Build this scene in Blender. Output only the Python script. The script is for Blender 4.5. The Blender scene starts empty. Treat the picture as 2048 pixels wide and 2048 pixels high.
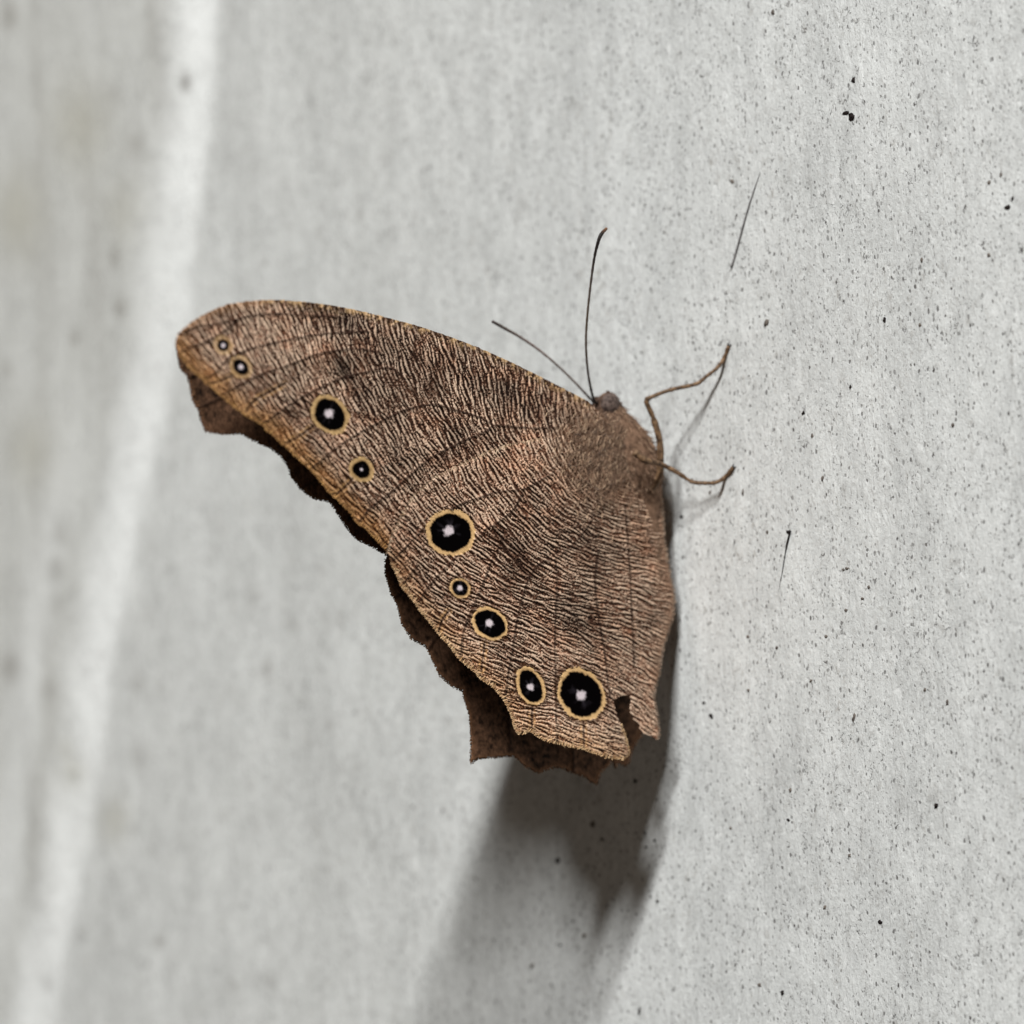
import bpy, math, random
import numpy as np
from mathutils import Vector, Matrix

random.seed(7)
rng = np.random.default_rng(7)
scene = bpy.context.scene
COL = scene.collection
MM = 0.001

# ------------------------------------------------------------------ camera
# wall frame in millimetres: u along the wall, v up, n out of the wall  (world x = u, y = -n, z = v)
VIEW = math.radians(48.0)          # angle between the view axis and the wall normal
PXMM = 0.0376                      # millimetres per photo pixel at the butterfly
DIST = 220.0                       # camera distance in millimetres
BX, BY = 1335.0, 1100.0            # photo pixel of the wall point the butterfly clings to
FPX = DIST / PXMM
ca, sa = math.cos(VIEW), math.sin(VIEW)
DIRC = np.array([sa, -ca, 0.0])    # from the wall point towards the camera
RGT = np.array([ca, sa, 0.0])
UP = np.array([0.0, 0.0, 1.0])
CAM = DIRC * DIST - RGT * ((BX - 1024) * PXMM) - UP * ((1024 - BY) * PXMM)

cam_d = bpy.data.cameras.new('camera')
cam = bpy.data.objects.new('camera', cam_d)
COL.objects.link(cam)
cam.location = Vector(CAM * MM)
cam.rotation_euler = Vector(-DIRC).to_track_quat('-Z', 'Y').to_euler()
cam_d.sensor_width = 36.0
cam_d.lens = 36.0 * FPX / 2048.0
cam_d.clip_start = 0.01
cam_d.clip_end = 20.0
cam_d.dof.use_dof = True
cam_d.dof.focus_distance = (DIST - 15.0) * MM
cam_d.dof.aperture_fstop = 28.0
scene.camera = cam

# ------------------------------------------------------------------ light
w = bpy.data.worlds.new('World')
scene.world = w
w.use_nodes = True
w.node_tree.nodes['Background'].inputs[0].default_value = (1.0, 0.83, 0.69, 1)
w.node_tree.nodes['Background'].inputs[1].default_value = 0.082
# two short tube lamps in line above the photographer, end-on to the wall: shadows soft along, crisp across
def towards(m, k, n=1.1):
    return Vector((m * n, -n, k * n))
for L0, L1, watt in ((towards(0.60, 1.28), towards(0.69, 1.48), 24.2), (towards(0.37, 0.78), towards(0.47, 1.00), 17.6)):
    lc = (L0 + L1) / 2
    ld = bpy.data.lights.new('tube_lamp', 'AREA')
    ld.shape = 'RECTANGLE'
    ld.size = (L1 - L0).length
    ld.size_y = 0.09
    ld.energy = watt
    ld.color = (1.0, 0.995, 0.985)
    lamp = bpy.data.objects.new('tube_lamp', ld)
    COL.objects.link(lamp)
    zax = lc.normalized()
    xax = (L1 - L0); xax = (xax - zax * xax.dot(zax)).normalized()
    yax = zax.cross(xax)
    lamp.matrix_world = Matrix(((xax.x, yax.x, zax.x, lc.x), (xax.y, yax.y, zax.y, lc.y), (xax.z, yax.z, zax.z, lc.z), (0, 0, 0, 1)))
vs = scene.view_settings
vs.view_transform = 'Standard'
vs.look = 'None'
vs.exposure = 0.0
vs.gamma = 1.0
vs.use_curve_mapping = False

# ------------------------------------------------------------------ helpers
def rays(px, py):
    px = np.asarray(px, float); py = np.asarray(py, float)
    d = (-DIRC)[None, :] * FPX + np.outer(px - 1024, RGT) - np.outer(py - 1024, UP)
    return d / np.linalg.norm(d, axis=1)[:, None]

def hit(px, py, a, b, c, e):
    """points (mm) where photo rays meet the plane a*u + b*n + c*v = e"""
    d = rays(px, py)
    N = np.array([a, -b, c])
    t = (e - CAM @ N) / (d @ N)
    return CAM[None, :] + d * t[:, None], d

def srgb(r, g, b, k=1.0):
    f = lambda c: (c / 255 / 12.92 if c <= 10 else ((c / 255 + 0.055) / 1.055) ** 2.4)
    return np.array([f(r), f(g), f(b)]) * k

def lattice(x, y, seed):
    """smooth value noise in -1..1"""
    r = np.random.default_rng(seed).uniform(-1, 1, (256, 256))
    xi = np.floor(x).astype(int); yi = np.floor(y).astype(int)
    fx = x - xi; fy = y - yi
    fx = fx * fx * (3 - 2 * fx); fy = fy * fy * (3 - 2 * fy)
    g = lambda i, j: r[i % 256, j % 256]
    return (g(xi, yi) * (1 - fx) + g(xi + 1, yi) * fx) * (1 - fy) + (g(xi, yi + 1) * (1 - fx) + g(xi + 1, yi + 1) * fx) * fy

def fbm(x, y, seed, octv=3):
    s = 0; a = 1.0; t = 0
    for k in range(octv):
        s = s + a * lattice(x * 2 ** k + 11.3 * k, y * 2 ** k + 5.7 * k, seed + k); t += a; a *= 0.55
    return s / t

def mesh_np(name, verts, faces, mat, parent=None, cols=None, smooth=True):
    """verts (N,3) millimetres, faces (M,3|4) -> one mesh object"""
    me = bpy.data.meshes.new(name)
    verts = np.asarray(verts, np.float64) * MM
    if isinstance(faces, np.ndarray):
        k = faces.shape[1]
        me.vertices.add(len(verts)); me.vertices.foreach_set('co', verts.ravel().astype(np.float32))
        me.loops.add(faces.size); me.loops.foreach_set('vertex_index', faces.ravel().astype(np.int32))
        me.polygons.add(len(faces)); me.polygons.foreach_set('loop_start', (np.arange(len(faces)) * k).astype(np.int32))
        me.update(calc_edges=True)
    else:
        me.from_pydata([tuple(v) for v in verts], [], faces)
    me.polygons.foreach_set('use_smooth', np.full(len(me.polygons), smooth))
    if cols is not None:
        at = me.color_attributes.new('pigment', 'FLOAT_COLOR', 'POINT')
        c4 = np.ones((len(verts), 4), np.float32); c4[:, :3] = cols
        at.data.foreach_set('color', c4.ravel())
    me.validate()
    me.materials.append(mat)
    o = bpy.data.objects.new(name, me)
    COL.objects.link(o)
    if parent is not None:
        o.parent = parent
    return o

def new_mat(name):
    m = bpy.data.materials.new(name)
    m.use_nodes = True
    nt = m.node_tree
    b = nt.nodes['Principled BSDF']
    return m, nt, b

def nd(nt, typ, **kw):
    n = nt.nodes.new(typ)
    for k, v in kw.items():
        setattr(n, k, v)
    return n

def sub_poly(pts, step, amp=0.0, seed=0, closed=True):
    """resample a polyline, with ragged noise of amp pixels"""
    P = np.array(pts, float)
    out = []
    n = len(P)
    rg = np.random.default_rng(seed)
    for i in range(n if closed else n - 1):
        a = P[i]; b = P[(i + 1) % n]
        L = np.linalg.norm(b - a)
        k = max(1, int(L / step))
        nrm = np.array([-(b - a)[1], (b - a)[0]]) / max(L, 1e-6)
        for j in range(k):
            q = a + (b - a) * j / k
            if amp > 0:
                q = q + nrm * rg.normal(0, amp)
            out.append(q)
    if not closed:
        out.append(P[-1])
    return np.array(out)

def smooth_line(pts, k=6):
    """Catmull-Rom through points of any dimension"""
    P = [np.array(p, float) for p in pts]
    P = [2 * P[0] - P[1]] + P + [2 * P[-1] - P[-2]]
    out = []
    for i in range(1, len(P) - 2):
        for j in range(k):
            t = j / k
            a, b, c, d = P[i - 1], P[i], P[i + 1], P[i + 2]
            out.append(0.5 * ((2 * b) + (c - a) * t + (2 * a - 5 * b + 4 * c - d) * t * t + (3 * b - a - 3 * c + d) * t ** 3))
    out.append(P[-2])
    return np.array(out)

def inside(px, py, poly):
    r = np.zeros(px.shape, bool)
    x1, y1 = poly[-1]
    for x2, y2 in poly:
        c = ((y1 > py) != (y2 > py))
        if y2 != y1:
            r ^= c & (px < (x2 - x1) * (py - y1) / (y2 - y1) + x1)
        x1, y1 = x2, y2
    return r

def seg_dist(px, py, poly, closed=False):
    """distance to a polyline and the closest point on it"""
    best = np.full(px.shape, 1e18); cx = np.zeros(px.shape); cy = np.zeros(px.shape)
    n = len(poly)
    for i in range(n if closed else n - 1):
        ax, ay = poly[i]; bx, by = poly[(i + 1) % n]
        dx, dy = bx - ax, by - ay
        L = dx * dx + dy * dy
        t = np.clip(((px - ax) * dx + (py - ay) * dy) / max(L, 1e-9), 0, 1)
        qx = ax + t * dx; qy = ay + t * dy
        d = (px - qx) ** 2 + (py - qy) ** 2
        m = d < best
        best = np.where(m, d, best); cx = np.where(m, qx, cx); cy = np.where(m, qy, cy)
    return np.sqrt(best), cx, cy

def line_dist(line, pad=22):
    """distance grid to a thin line, worked out only near it"""
    ln = np.array(line)
    i0, i1 = np.searchsorted(GX, [ln[:, 0].min() - pad, ln[:, 0].max() + pad])
    j0, j1 = np.searchsorted(GY, [ln[:, 1].min() - pad, ln[:, 1].max() + pad])
    out = np.full(PX.shape, 1e3)
    out[i0:i1, j0:j1] = seg_dist(PX[i0:i1, j0:j1], PY[i0:i1, j0:j1], ln)[0]
    return out

def tube(pts, rad, ring=8, cap=True):
    """tapered tube along 3-D points (mm); rad scalar list"""
    P = np.array(pts, float); n = len(P)
    V = []; F = []
    ref = np.array([0.3, 0.9, 0.2])
    for i in range(n):
        t = P[min(i + 1, n - 1)] - P[max(i - 1, 0)]
        t = t / np.linalg.norm(t)
        a = np.cross(t, ref); a /= np.linalg.norm(a); b = np.cross(t, a)
        for k in range(ring):
            th = 2 * math.pi * k / ring
            V.append(P[i] + rad[i] * (a * math.cos(th) + b * math.sin(th)))
    for i in range(n - 1):
        for k in range(ring):
            k2 = (k + 1) % ring
            F.append((i * ring + k, i * ring + k2, (i + 1) * ring + k2, (i + 1) * ring + k))
    if cap:
        F.append(tuple(range(ring))[::-1]); F.append(tuple((n - 1) * ring + k for k in range(ring)))
    return V, F

# ------------------------------------------------------------------ materials
def make_wall_mat():
    m, nt, b = new_mat('wall_paint')
    L = nt.links
    geo = nd(nt, 'ShaderNodeTexCoord')
    mp = nd(nt, 'ShaderNodeMapping')
    mp.inputs['Scale'].default_value = (1000, 1000, 1000)       # millimetres
    L.new(geo.outputs['Object'], mp.inputs[0])
    def stretched(sx, sz):
        q = nd(nt, 'ShaderNodeMapping'); q.inputs['Scale'].default_value = (sx, sx, sz)
        L.new(mp.outputs[0], q.inputs[0]); return q.outputs[0]
    def noise(vec, scale, detail, rough=0.6, dist=0.0):
        n = nd(nt, 'ShaderNodeTexNoise')
        n.inputs['Scale'].default_value = scale; n.inputs['Detail'].default_value = detail
        n.inputs['Roughness'].default_value = rough; n.inputs['Distortion'].default_value = dist
        L.new(vec, n.inputs['Vector']); return n.outputs[0]
    def ramp(v, p0, p1, c0, c1):
        r = nd(nt, 'ShaderNodeMapRange'); r.clamp = True
        r.inputs[1].default_value = p0; r.inputs[2].default_value = p1
        r.inputs[3].default_value = c0; r.inputs[4].default_value = c1
        L.new(v, r.inputs[0]); return r.outputs[0]
    def math_(op, a, c):
        q = nd(nt, 'ShaderNodeMath', operation=op)
        for i, x in enumerate((a, c)):
            if isinstance(x, (int, float)): q.inputs[i].default_value = x
            else: L.new(x, q.inputs[i])
        return q.outputs[0]
    streak = noise(stretched(1.0, 0.30), 1.1, 5, 0.62)
    fine = noise(stretched(1.0, 0.55), 4.2, 4, 0.7, 0.4)
    broad = noise(stretched(1.0, 0.6), 0.11, 4, 0.6)
    val = math_('ADD', ramp(streak, 0.3, 0.7, -0.07, 0.06), ramp(fine, 0.3, 0.7, -0.11, 0.09))
    val = math_('ADD', val, ramp(broad, 0.35, 0.65, -0.05, 0.04))
    val = math_('ADD', val, ramp(noise(stretched(1.0, 0.38), 0.42, 4, 0.65, 0.5), 0.32, 0.68, -0.10, 0.08))
    # little dark pin specks with random size, and fainter ones
    dark = None
    for cells, frac, r0, r1, amt, seed in ((0.62, 0.55, 0.04, 0.075, 0.90, 3.1), (1.25, 0.55, 0.06, 0.15, 0.72, 17.7), (2.6, 0.42, 0.12, 0.32, 0.52, 41.0), (4.6, 0.30, 0.2, 0.36, 0.32, 63.0)):
        off = nd(nt, 'ShaderNodeMapping'); off.inputs['Location'].default_value = (seed, seed * 0.7, seed * 1.3)
        off.inputs['Scale'].default_value = (1.0, 1.0, 0.62)
        L.new(mp.outputs[0], off.inputs[0])
        wob = nd(nt, 'ShaderNodeTexNoise'); wob.inputs['Scale'].default_value = 3.5
        L.new(off.outputs[0], wob.inputs['Vector'])
        vm = nd(nt, 'ShaderNodeVectorMath', operation='MULTIPLY_ADD')
        L.new(wob.outputs[1], vm.inputs[0]); vm.inputs[1].default_value = (0.24, 0.24, 0.24); L.new(off.outputs[0], vm.inputs[2])
        vo = nd(nt, 'ShaderNodeTexVoronoi'); vo.inputs['Scale'].default_value = cells
        vo.voronoi_dimensions = '2D'
        sw = nd(nt, 'ShaderNodeSeparateXYZ'); cb = nd(nt, 'ShaderNodeCombineXYZ')
        L.new(vm.outputs[0], sw.inputs[0]); L.new(sw.outputs[0], cb.inputs[0]); L.new(sw.outputs[2], cb.inputs[1])
        L.new(cb.outputs[0], vo.inputs['Vector'])
        sc = nd(nt, 'ShaderNodeSeparateColor'); L.new(vo.outputs['Color'], sc.inputs[0])
        size = ramp(sc.outputs[0], 1 - frac, 1.0, 0.0, r1)
        edge = math_('SUBTRACT', size, vo.outputs['Distance'])
        spot = ramp(edge, 0.0, r0, 0.0, amt)
        dark = spot if dark is None else math_('MAXIMUM', dark, spot)
    # scattered smudgy grime, thicker in patches
    grime = math_('MULTIPLY', ramp(noise(stretched(1.0, 0.5), 2.2, 5, 0.75, 0.6), 0.55, 0.72, 0, 1), ramp(noise(mp.outputs[0], 0.2, 4, 0.65), 0.46, 0.62, 0.06, 1))
    stain = nd(nt, 'ShaderNodeAttribute', attribute_name='pigment')
    sp = nd(nt, 'ShaderNodeSeparateColor'); L.new(stain.outputs['Color'], sp.inputs[0])
    white = nd(nt, 'ShaderNodeMath', operation='ADD'); white.inputs[1].default_value = 1.0
    L.new(val, white.inputs[0])
    base = nd(nt, 'ShaderNodeVectorMath', operation='SCALE')
    base.inputs[0].default_value = (0.665, 0.685, 0.674); L.new(white.outputs[0], base.inputs['Scale'])
    def mix(fac, a, col):
        q = nd(nt, 'ShaderNodeMix', data_type='RGBA'); L.new(fac, q.inputs[0]); L.new(a, q.inputs[6])
        q.inputs[7].default_value = (*col, 1); return q.outputs[2]
    c = mix(sp.outputs[0], base.outputs[0], (0.90, 0.925, 0.91))      # thick clean paint, plus part of the ridge's lit brightness put into colour
    c = mix(math_('MULTIPLY', grime, 0.8), c, (0.30, 0.275, 0.24))
    flk = noise(stretched(1.0, 0.6), 1.9, 4, 0.6, 0.9)
    c = mix(ramp(flk, 0.56, 0.74, 0.0, 0.42), c, (0.34, 0.33, 0.31))
    c = mix(ramp(flk, 0.42, 0.28, 0.0, 0.55), c, (0.90, 0.92, 0.91))
    pit = math_('MULTIPLY', ramp(noise(stretched(1.0, 0.62), 3.4, 3, 0.62, 1.2), 0.60, 0.70, 0.0, 1.0), ramp(noise(mp.outputs[0], 0.35, 4, 0.7), 0.45, 0.60, 0.12, 1.0))
    c = mix(math_('MULTIPLY', pit, 0.85), c, (0.13, 0.12, 0.115))
    c = mix(sp.outputs[1], c, (0.26, 0.25, 0.235))                     # grey smudges
    c = mix(sp.outputs[2], c, (0.46, 0.45, 0.38))                      # warm dirty wash
    c = mix(dark, c, (0.055, 0.048, 0.046))
    L.new(c, b.inputs['Base Color'])
    b.inputs['Roughness'].default_value = 0.62
    b.inputs['Specular IOR Level'].default_value = 0.25
    h = math_('ADD', math_('MULTIPLY', fine, 1.0), math_('MULTIPLY', streak, 1.6))
    h = math_('ADD', h, math_('MULTIPLY', flk, 0.9))
    h = math_('SUBTRACT', h, math_('MULTIPLY', pit, 1.1))
    h = math_('SUBTRACT', h, math_('MULTIPLY', dark, 0.5))
    bp = nd(nt, 'ShaderNodeBump'); bp.inputs['Strength'].default_value = 0.7; bp.inputs['Distance'].default_value = 0.00012
    L.new(h, bp.inputs['Height']); L.new(bp.outputs[0], b.inputs['Normal'])
    return m

def make_pigment_mat(name, rough, grain, grain_scale, spec=0.15, sheen=0.0):
    m, nt, b = new_mat(name)
    L = nt.links
    at = nd(nt, 'ShaderNodeAttribute', attribute_name='pigment')
    tc = nd(nt, 'ShaderNodeTexCoord')
    n = nd(nt, 'ShaderNodeTexNoise'); n.inputs['Scale'].default_value = grain_scale; n.inputs['Detail'].default_value = 3
    L.new(tc.outputs['Object'], n.inputs['Vector'])
    mr = nd(nt, 'ShaderNodeMapRange'); mr.inputs[1].default_value = 0.3; mr.inputs[2].default_value = 0.7
    mr.inputs[3].default_value = 1 - grain; mr.inputs[4].default_value = 1 + grain
    L.new(n.outputs[0], mr.inputs[0])
    sc = nd(nt, 'ShaderNodeVectorMath', operation='SCALE')
    L.new(at.outputs['Color'], sc.inputs[0]); L.new(mr.outputs[0], sc.inputs['Scale'])
    L.new(sc.outputs[0], b.inputs['Base Color'])
    b.inputs['Roughness'].default_value = rough
    b.inputs['Specular IOR Level'].default_value = spec
    if sheen:
        b.inputs['Sheen Weight'].default_value = sheen
    return m

def make_plain_mat(name, c0, c1, scale, rough=0.6, spec=0.3):
    m, nt, b = new_mat(name)
    L = nt.links
    tc = nd(nt, 'ShaderNodeTexCoord')
    n = nd(nt, 'ShaderNodeTexNoise'); n.inputs['Scale'].default_value = scale; n.inputs['Detail'].default_value = 4
    L.new(tc.outputs['Object'], n.inputs['Vector'])
    r = nd(nt, 'ShaderNodeValToRGB')
    r.color_ramp.elements[0].position = 0.35; r.color_ramp.elements[1].position = 0.65
    r.color_ramp.elements[0].color = (*c0, 1); r.color_ramp.elements[1].color = (*c1, 1)
    L.new(n.outputs[0], r.inputs[0]); L.new(r.outputs[0], b.inputs['Base Color'])
    b.inputs['Roughness'].default_value = rough
    b.inputs['Specular IOR Level'].default_value = spec
    return m

M_WALL = make_wall_mat()
M_WING = make_pigment_mat('wing_scales', 0.75, 0.16, 9000.0)
M_SPOT = make_pigment_mat('eyespot_scales', 0.95, 0.12, 9000.0, 0.0)
M_FAR = make_pigment_mat('wing_upper_scales', 0.8, 0.25, 6000.0, 0.1)
M_FUR = make_pigment_mat('body_fur', 0.8, 0.1, 4000.0, 0.2, 0.2)
M_BODY = make_plain_mat('body_skin', srgb(90, 69, 54), srgb(136, 108, 88), 2600.0, 0.8, 0.15)
M_HEAD = make_plain_mat('eye_surface', srgb(58, 46, 42), srgb(122, 106, 98), 5200.0, 0.65, 0.2)
M_LEG = make_plain_mat('leg_cuticle', srgb(64, 47, 34), srgb(136, 108, 80), 3200.0, 0.55, 0.3)
M_ANT = make_pigment_mat('antenna_cuticle', 0.6, 0.15, 6000.0, 0.3)
M_SPECK = make_plain_mat('dark_dirt', srgb(24, 20, 20), srgb(52, 46, 44), 4000.0, 0.8, 0.1)
M_SPECK2 = make_plain_mat('grey_dirt', srgb(88, 82, 78), srgb(120, 112, 104), 3000.0, 0.8, 0.1)
M_BRIS = make_plain_mat('bristle_surface', srgb(84, 82, 82), srgb(130, 128, 127), 3000.0, 0.6, 0.2)

# ------------------------------------------------------------------ wall
def wall_pt(px, py):
    P, d = hit(px, py, 0, 1, 0, 0.0)
    return P[:, 0], P[:, 2]

RID_U, RID_V = wall_pt([412, 395, 368, 330, 268, 212, 165, 112, 80], [-40, 159, 400, 700, 1015, 1280, 1560, 1850, 2060])

def ridge_s(u, v):
    """signed distance in mm along u from the ridge line at the left"""
    o = np.argsort(RID_V)
    return u - np.interp(v, RID_V[o], RID_U[o])

def wall_h(u, v):
    h = 0.30 * fbm(u / 21, v / 48, 21, 3) + 0.10 * fbm(u / 5.0, v / 12, 31, 3) + 0.028 * fbm(u / 1.1, v / 2.4, 35, 2)
    s = ridge_s(u, v) + 0.5 * fbm(v / 16, v * 0 + 3, 44, 2)
    left = np.clip((20 - u) / 60, 0, 1)
    h = h + left * 0.5 * fbm((u + 0.10 * v) / 13, v / 60, 51, 2)
    h = h - 1.25 / (1 + np.exp(-s / 1.6)) + 1.25 / (1 + np.exp(-(s + 22) / 5))   # drop at the bright ridge
    near = np.exp(-((u - 4) ** 2 / 200 + (v + 2) ** 2 / 500))
    return h * (1 - 0.85 * near) - 0.15 * near * 0

SMUDGE = [  # photo pixel, radius px, amount : soft grey marks in the paint
    (1289, 318, 11, .35), (1358, 111, 13, .3), (1151, 212, 16, .28), (1045, 408, 22, .3), (1162, 435, 8, .45), (1162, 465, 7, .3),
    (1342, 413, 8, .35), (1122, 602, 7, .35), (1546, 552, 8, .4), (1843, 927, 8, .4), (1869, 1595, 15, .5), (1800, 1612, 12, .35),
    (1720, 1655, 12, .2), (1780, 680, 12, .25), (1560, 1195, 12, .35), (1600, 1205, 10, .35), (1420, 1360, 10, .3), (1700, 640, 14, .22),
    (370, 165, 15, .95), (18, 30, 22, .75), (272, 290, 22, .55), (225, 195, 17, .35), (228, 515, 15, .65), (240, 618, 14, .8), (148, 676, 13, .7),
    (14, 740, 14, .5), (75, 340, 28, .3), (180, 395, 26, .35), (60, 505, 20, .35), (20, 1335, 28, .7), (98, 1378, 24, .55), (720, 430, 9, .5), (636, 466, 9, .4),
    (735, 160, 12, .2), (770, 315, 18, .2), (905, 375, 14, .25), (990, 150, 12, .2), (820, 605, 8, .4), (940, 490, 12, .25), (1010, 100, 10, .25),
    (318, 1885, 11, .75), (535, 1335, 14, .5), (275, 1368, 17, .45), (320, 1380, 10, .4), (278, 1515, 22, .35), (555, 1575, 10, .4), (500, 1570, 9, .35),
    (585, 1250, 14, .3), (682, 1240, 12, .3), (645, 1145, 10, .3), (735, 1425, 8, .4), (660, 1450, 10, .3), (628, 1645, 11, .3), (745, 1690, 9, .35),
    (305, 1700, 10, .35), (465, 1970, 12, .45), (540, 1965, 9, .55), (95, 1968, 11, .5), (505, 1190, 22, .25), (650, 1235, 12, .3), (58, 1690, 14, .4),
    (110, 1140, 22, .5), (120, 1070, 18, .5), (112, 1210, 20, .4), (60, 1560, 15, .35), (760, 1860, 8, .3), (865, 1700, 9, .3),
]
WARM = [(150, 1545, 22, .55), (135, 1500, 16, .4), (230, 1640, 30, .3), (30, 430, 60, .35), (160, 250, 60, .3), (250, 420, 45, .2), (60, 900, 50, .25)]

def build_wall():
    def axis(lo, hi, flo, fhi, fine, coarse):
        return np.concatenate([np.arange(lo, flo, coarse), np.arange(flo, fhi, fine), np.arange(fhi, hi + coarse, coarse)])
    us = axis(-330, 150, -118, 48, 0.42, 4.0)
    vs_ = axis(-190, 190, -58, 58, 0.5, 4.0)
    U, V = np.meshgrid(us, vs_, indexing='ij')
    h = wall_h(U, V)
    nu, nv = U.shape
    verts = np.stack([U.ravel(), -h.ravel(), V.ravel()], 1)
    idx = np.arange(nu * nv).reshape(nu, nv)
    f = np.stack([idx[:-1, :-1], idx[1:, :-1], idx[1:, 1:], idx[:-1, 1:]], -1).reshape(-1, 4)
    # photo pixel of every wall point, for stains with a place of their own
    rel = verts - CAM[None, :]
    dep = rel @ (-DIRC)
    dep = np.where(dep < 30, 1e6, dep)
    px = 1024 + FPX * (rel @ RGT) / dep
    py = 1024 - FPX * (rel @ UP) / dep
    vis = dep < 1e5
    wob = 6 * fbm(U.ravel() / 1.5, V.ravel() / 1.5, 77, 2)
    smu = np.zeros(len(verts)); warm = np.zeros(len(verts))
    for x, y, r, a in SMUDGE:
        r = r * (1.3 if x < 800 else 1.0)
        g = a * np.exp(-(((px - x + wob * 0.4) / (r * 0.62)) ** 2 + ((py - y + wob) / (r * 0.95)) ** 2)) * vis
        smu = np.maximum(smu, g)
    for x, y, r, a in WARM:
        warm = np.maximum(warm, 1.5 * a * np.exp(-(((px - x) / r) ** 2 + ((py - y) / (r * 1.5)) ** 2)) * vis)
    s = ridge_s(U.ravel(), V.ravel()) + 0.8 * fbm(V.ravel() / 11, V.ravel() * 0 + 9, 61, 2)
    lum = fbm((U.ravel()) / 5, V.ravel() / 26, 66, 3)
    white = 1.0 / (1 + np.exp((np.abs(s + 0.2) - 3.0 - 0.8 * lum) / np.where(s > 0, 0.38, 1.2))) * np.clip(0.95 + 0.4 * fbm(U.ravel() / 4, V.ravel() / 9, 68, 3), 0.4, 1)  # clean paint band, whitened to boost the light the ridge flank catches
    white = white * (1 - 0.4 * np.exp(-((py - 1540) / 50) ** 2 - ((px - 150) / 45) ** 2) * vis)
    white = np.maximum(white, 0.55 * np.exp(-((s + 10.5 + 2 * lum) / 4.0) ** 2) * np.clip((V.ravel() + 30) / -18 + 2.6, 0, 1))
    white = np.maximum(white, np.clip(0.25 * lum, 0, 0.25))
    lm = fbm((U.ravel() + 0.12 * V.ravel()) / 4.2, V.ravel() / 40, 71, 3)
    leftz = np.clip((-s + 2) / 6, 0, 1)
    smu = np.maximum(smu, np.clip(0.7 * lm, 0, 0.5) * leftz * (1 - white))
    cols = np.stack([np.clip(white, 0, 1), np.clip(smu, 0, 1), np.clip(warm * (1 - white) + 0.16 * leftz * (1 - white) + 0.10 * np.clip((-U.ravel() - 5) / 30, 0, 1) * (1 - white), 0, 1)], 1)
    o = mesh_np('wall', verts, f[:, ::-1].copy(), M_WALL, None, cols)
    # thickness behind the paint
    o['kind'] = 'structure'
    o['label'] = 'off-white painted plaster wall with dark specks and raised ridges'
    return o

wall = build_wall()

def on_wall(px, py, lift=0.0):
    """photo pixel -> point on the uneven wall surface, mm"""
    e = 0.0
    for _ in range(6):
        P, d = hit([px], [py], 0, 1, 0, e)
        e = float(wall_h(np.array([P[0, 0]]), np.array([P[0, 2]]))[0]) + lift
    return np.array([P[0, 0], -e, P[0, 2]])

# raised specks of dirt, as parts of the wall
SPECKS = [  # px, py, half width px, half height px, tilt, dark
    (1707, 161, 4, 7, 10, 1), (1703, 234, 8, 10, 20, 1), (1693, 226, 9, 4, -20, 1), (2016, 414, 7, 8, 20, 1), (2025, 398, 2.5, 7, 15, 1),
    (1769, 640, 4, 7, 10, 1), (1607, 826, 4, 6, 0, 1), (1701, 774, 3, 5, 0, 1), (1576, 1064, 5, 5, 30, 1), (1760, 1844, 5, 5, 0, 1),
    (1565, 1986, 4, 7, 5, 1), (1708, 1436, 4, 10, 12, 2), (1422, 1432, 4, 7, -30, 1), (1408, 1406, 3.5, 3.5, 0, 1), (1533, 647, 6, 9, 20, 2),
    (1872, 1612, 6, 6, 0, 1), (1279, 2022, 3, 9, 4, 1), (1363, 1034, 3.5, 5, 0, 1), (1652, 1273, 3.5, 4, 0, 2), (1692, 1220, 3.5, 4.5, 0, 2),
    (1725, 1197, 3.5, 3.5, 0, 2), (1738, 1174, 3.5, 4, 0, 2), (1694, 1137, 4, 3.5, 0, 2), (1687, 1140, 3, 3.5, 0, 2), (1581, 1580, 3, 5, 0, 2),
    (1577, 1640, 4, 4, 0, 1), (1699, 1711, 4, 4, 0, 2), (1650, 1815, 4, 5, 20, 2), (1519, 1970, 5, 4, 30, 2), (1844, 520, 3, 5, 0, 2),
    (1979, 365, 4, 6, 15, 2), (1464, 363, 4, 5, 0, 2), (1546, 24, 4, 6, 0, 2), (1840, 650, 3, 4, 0, 2), (1978, 510, 4, 5, 0, 2), (2002, 350, 3, 5, 0, 2),
    (1625, 872, 3, 6, 0, 2), (1496, 1273, 4, 4, 0, 2), (1554, 1295, 3, 4, 0, 2), (1622, 1362, 3, 4, 0, 2), (1497, 1380, 3, 4, 0, 2), (1461, 1656, 3, 4, 0, 2),
    (1271, 1562, 4, 6, 0, 1), (1116, 1722, 6, 7, 30, 1), (1185, 1650, 7, 9, 20, 2), (1204, 1679, 4, 4, 0, 1), (1064, 1932, 4, 8, 15, 2), (1121, 1890, 3, 3, 0, 1),
    (1290, 1665, 3, 3, 0, 1), (1309, 1681, 3, 3, 0, 1), (1293, 1694, 3, 3, 0, 1), (1168, 1872, 5, 5, 0, 2), (1315, 1803, 3, 4, 0, 1), (1895, 1405, 3, 8, 10, 2),
    (1486, 985, 2.5, 8, 4, 2), (1420, 985, 3, 5, 10, 2), (1535, 1065, 3, 5, 10, 2), (1645, 958, 3, 7, 10, 2), (1906, 850, 3, 6, 0, 2), (1850, 1380, 3, 4, 0, 2),
]
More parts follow.
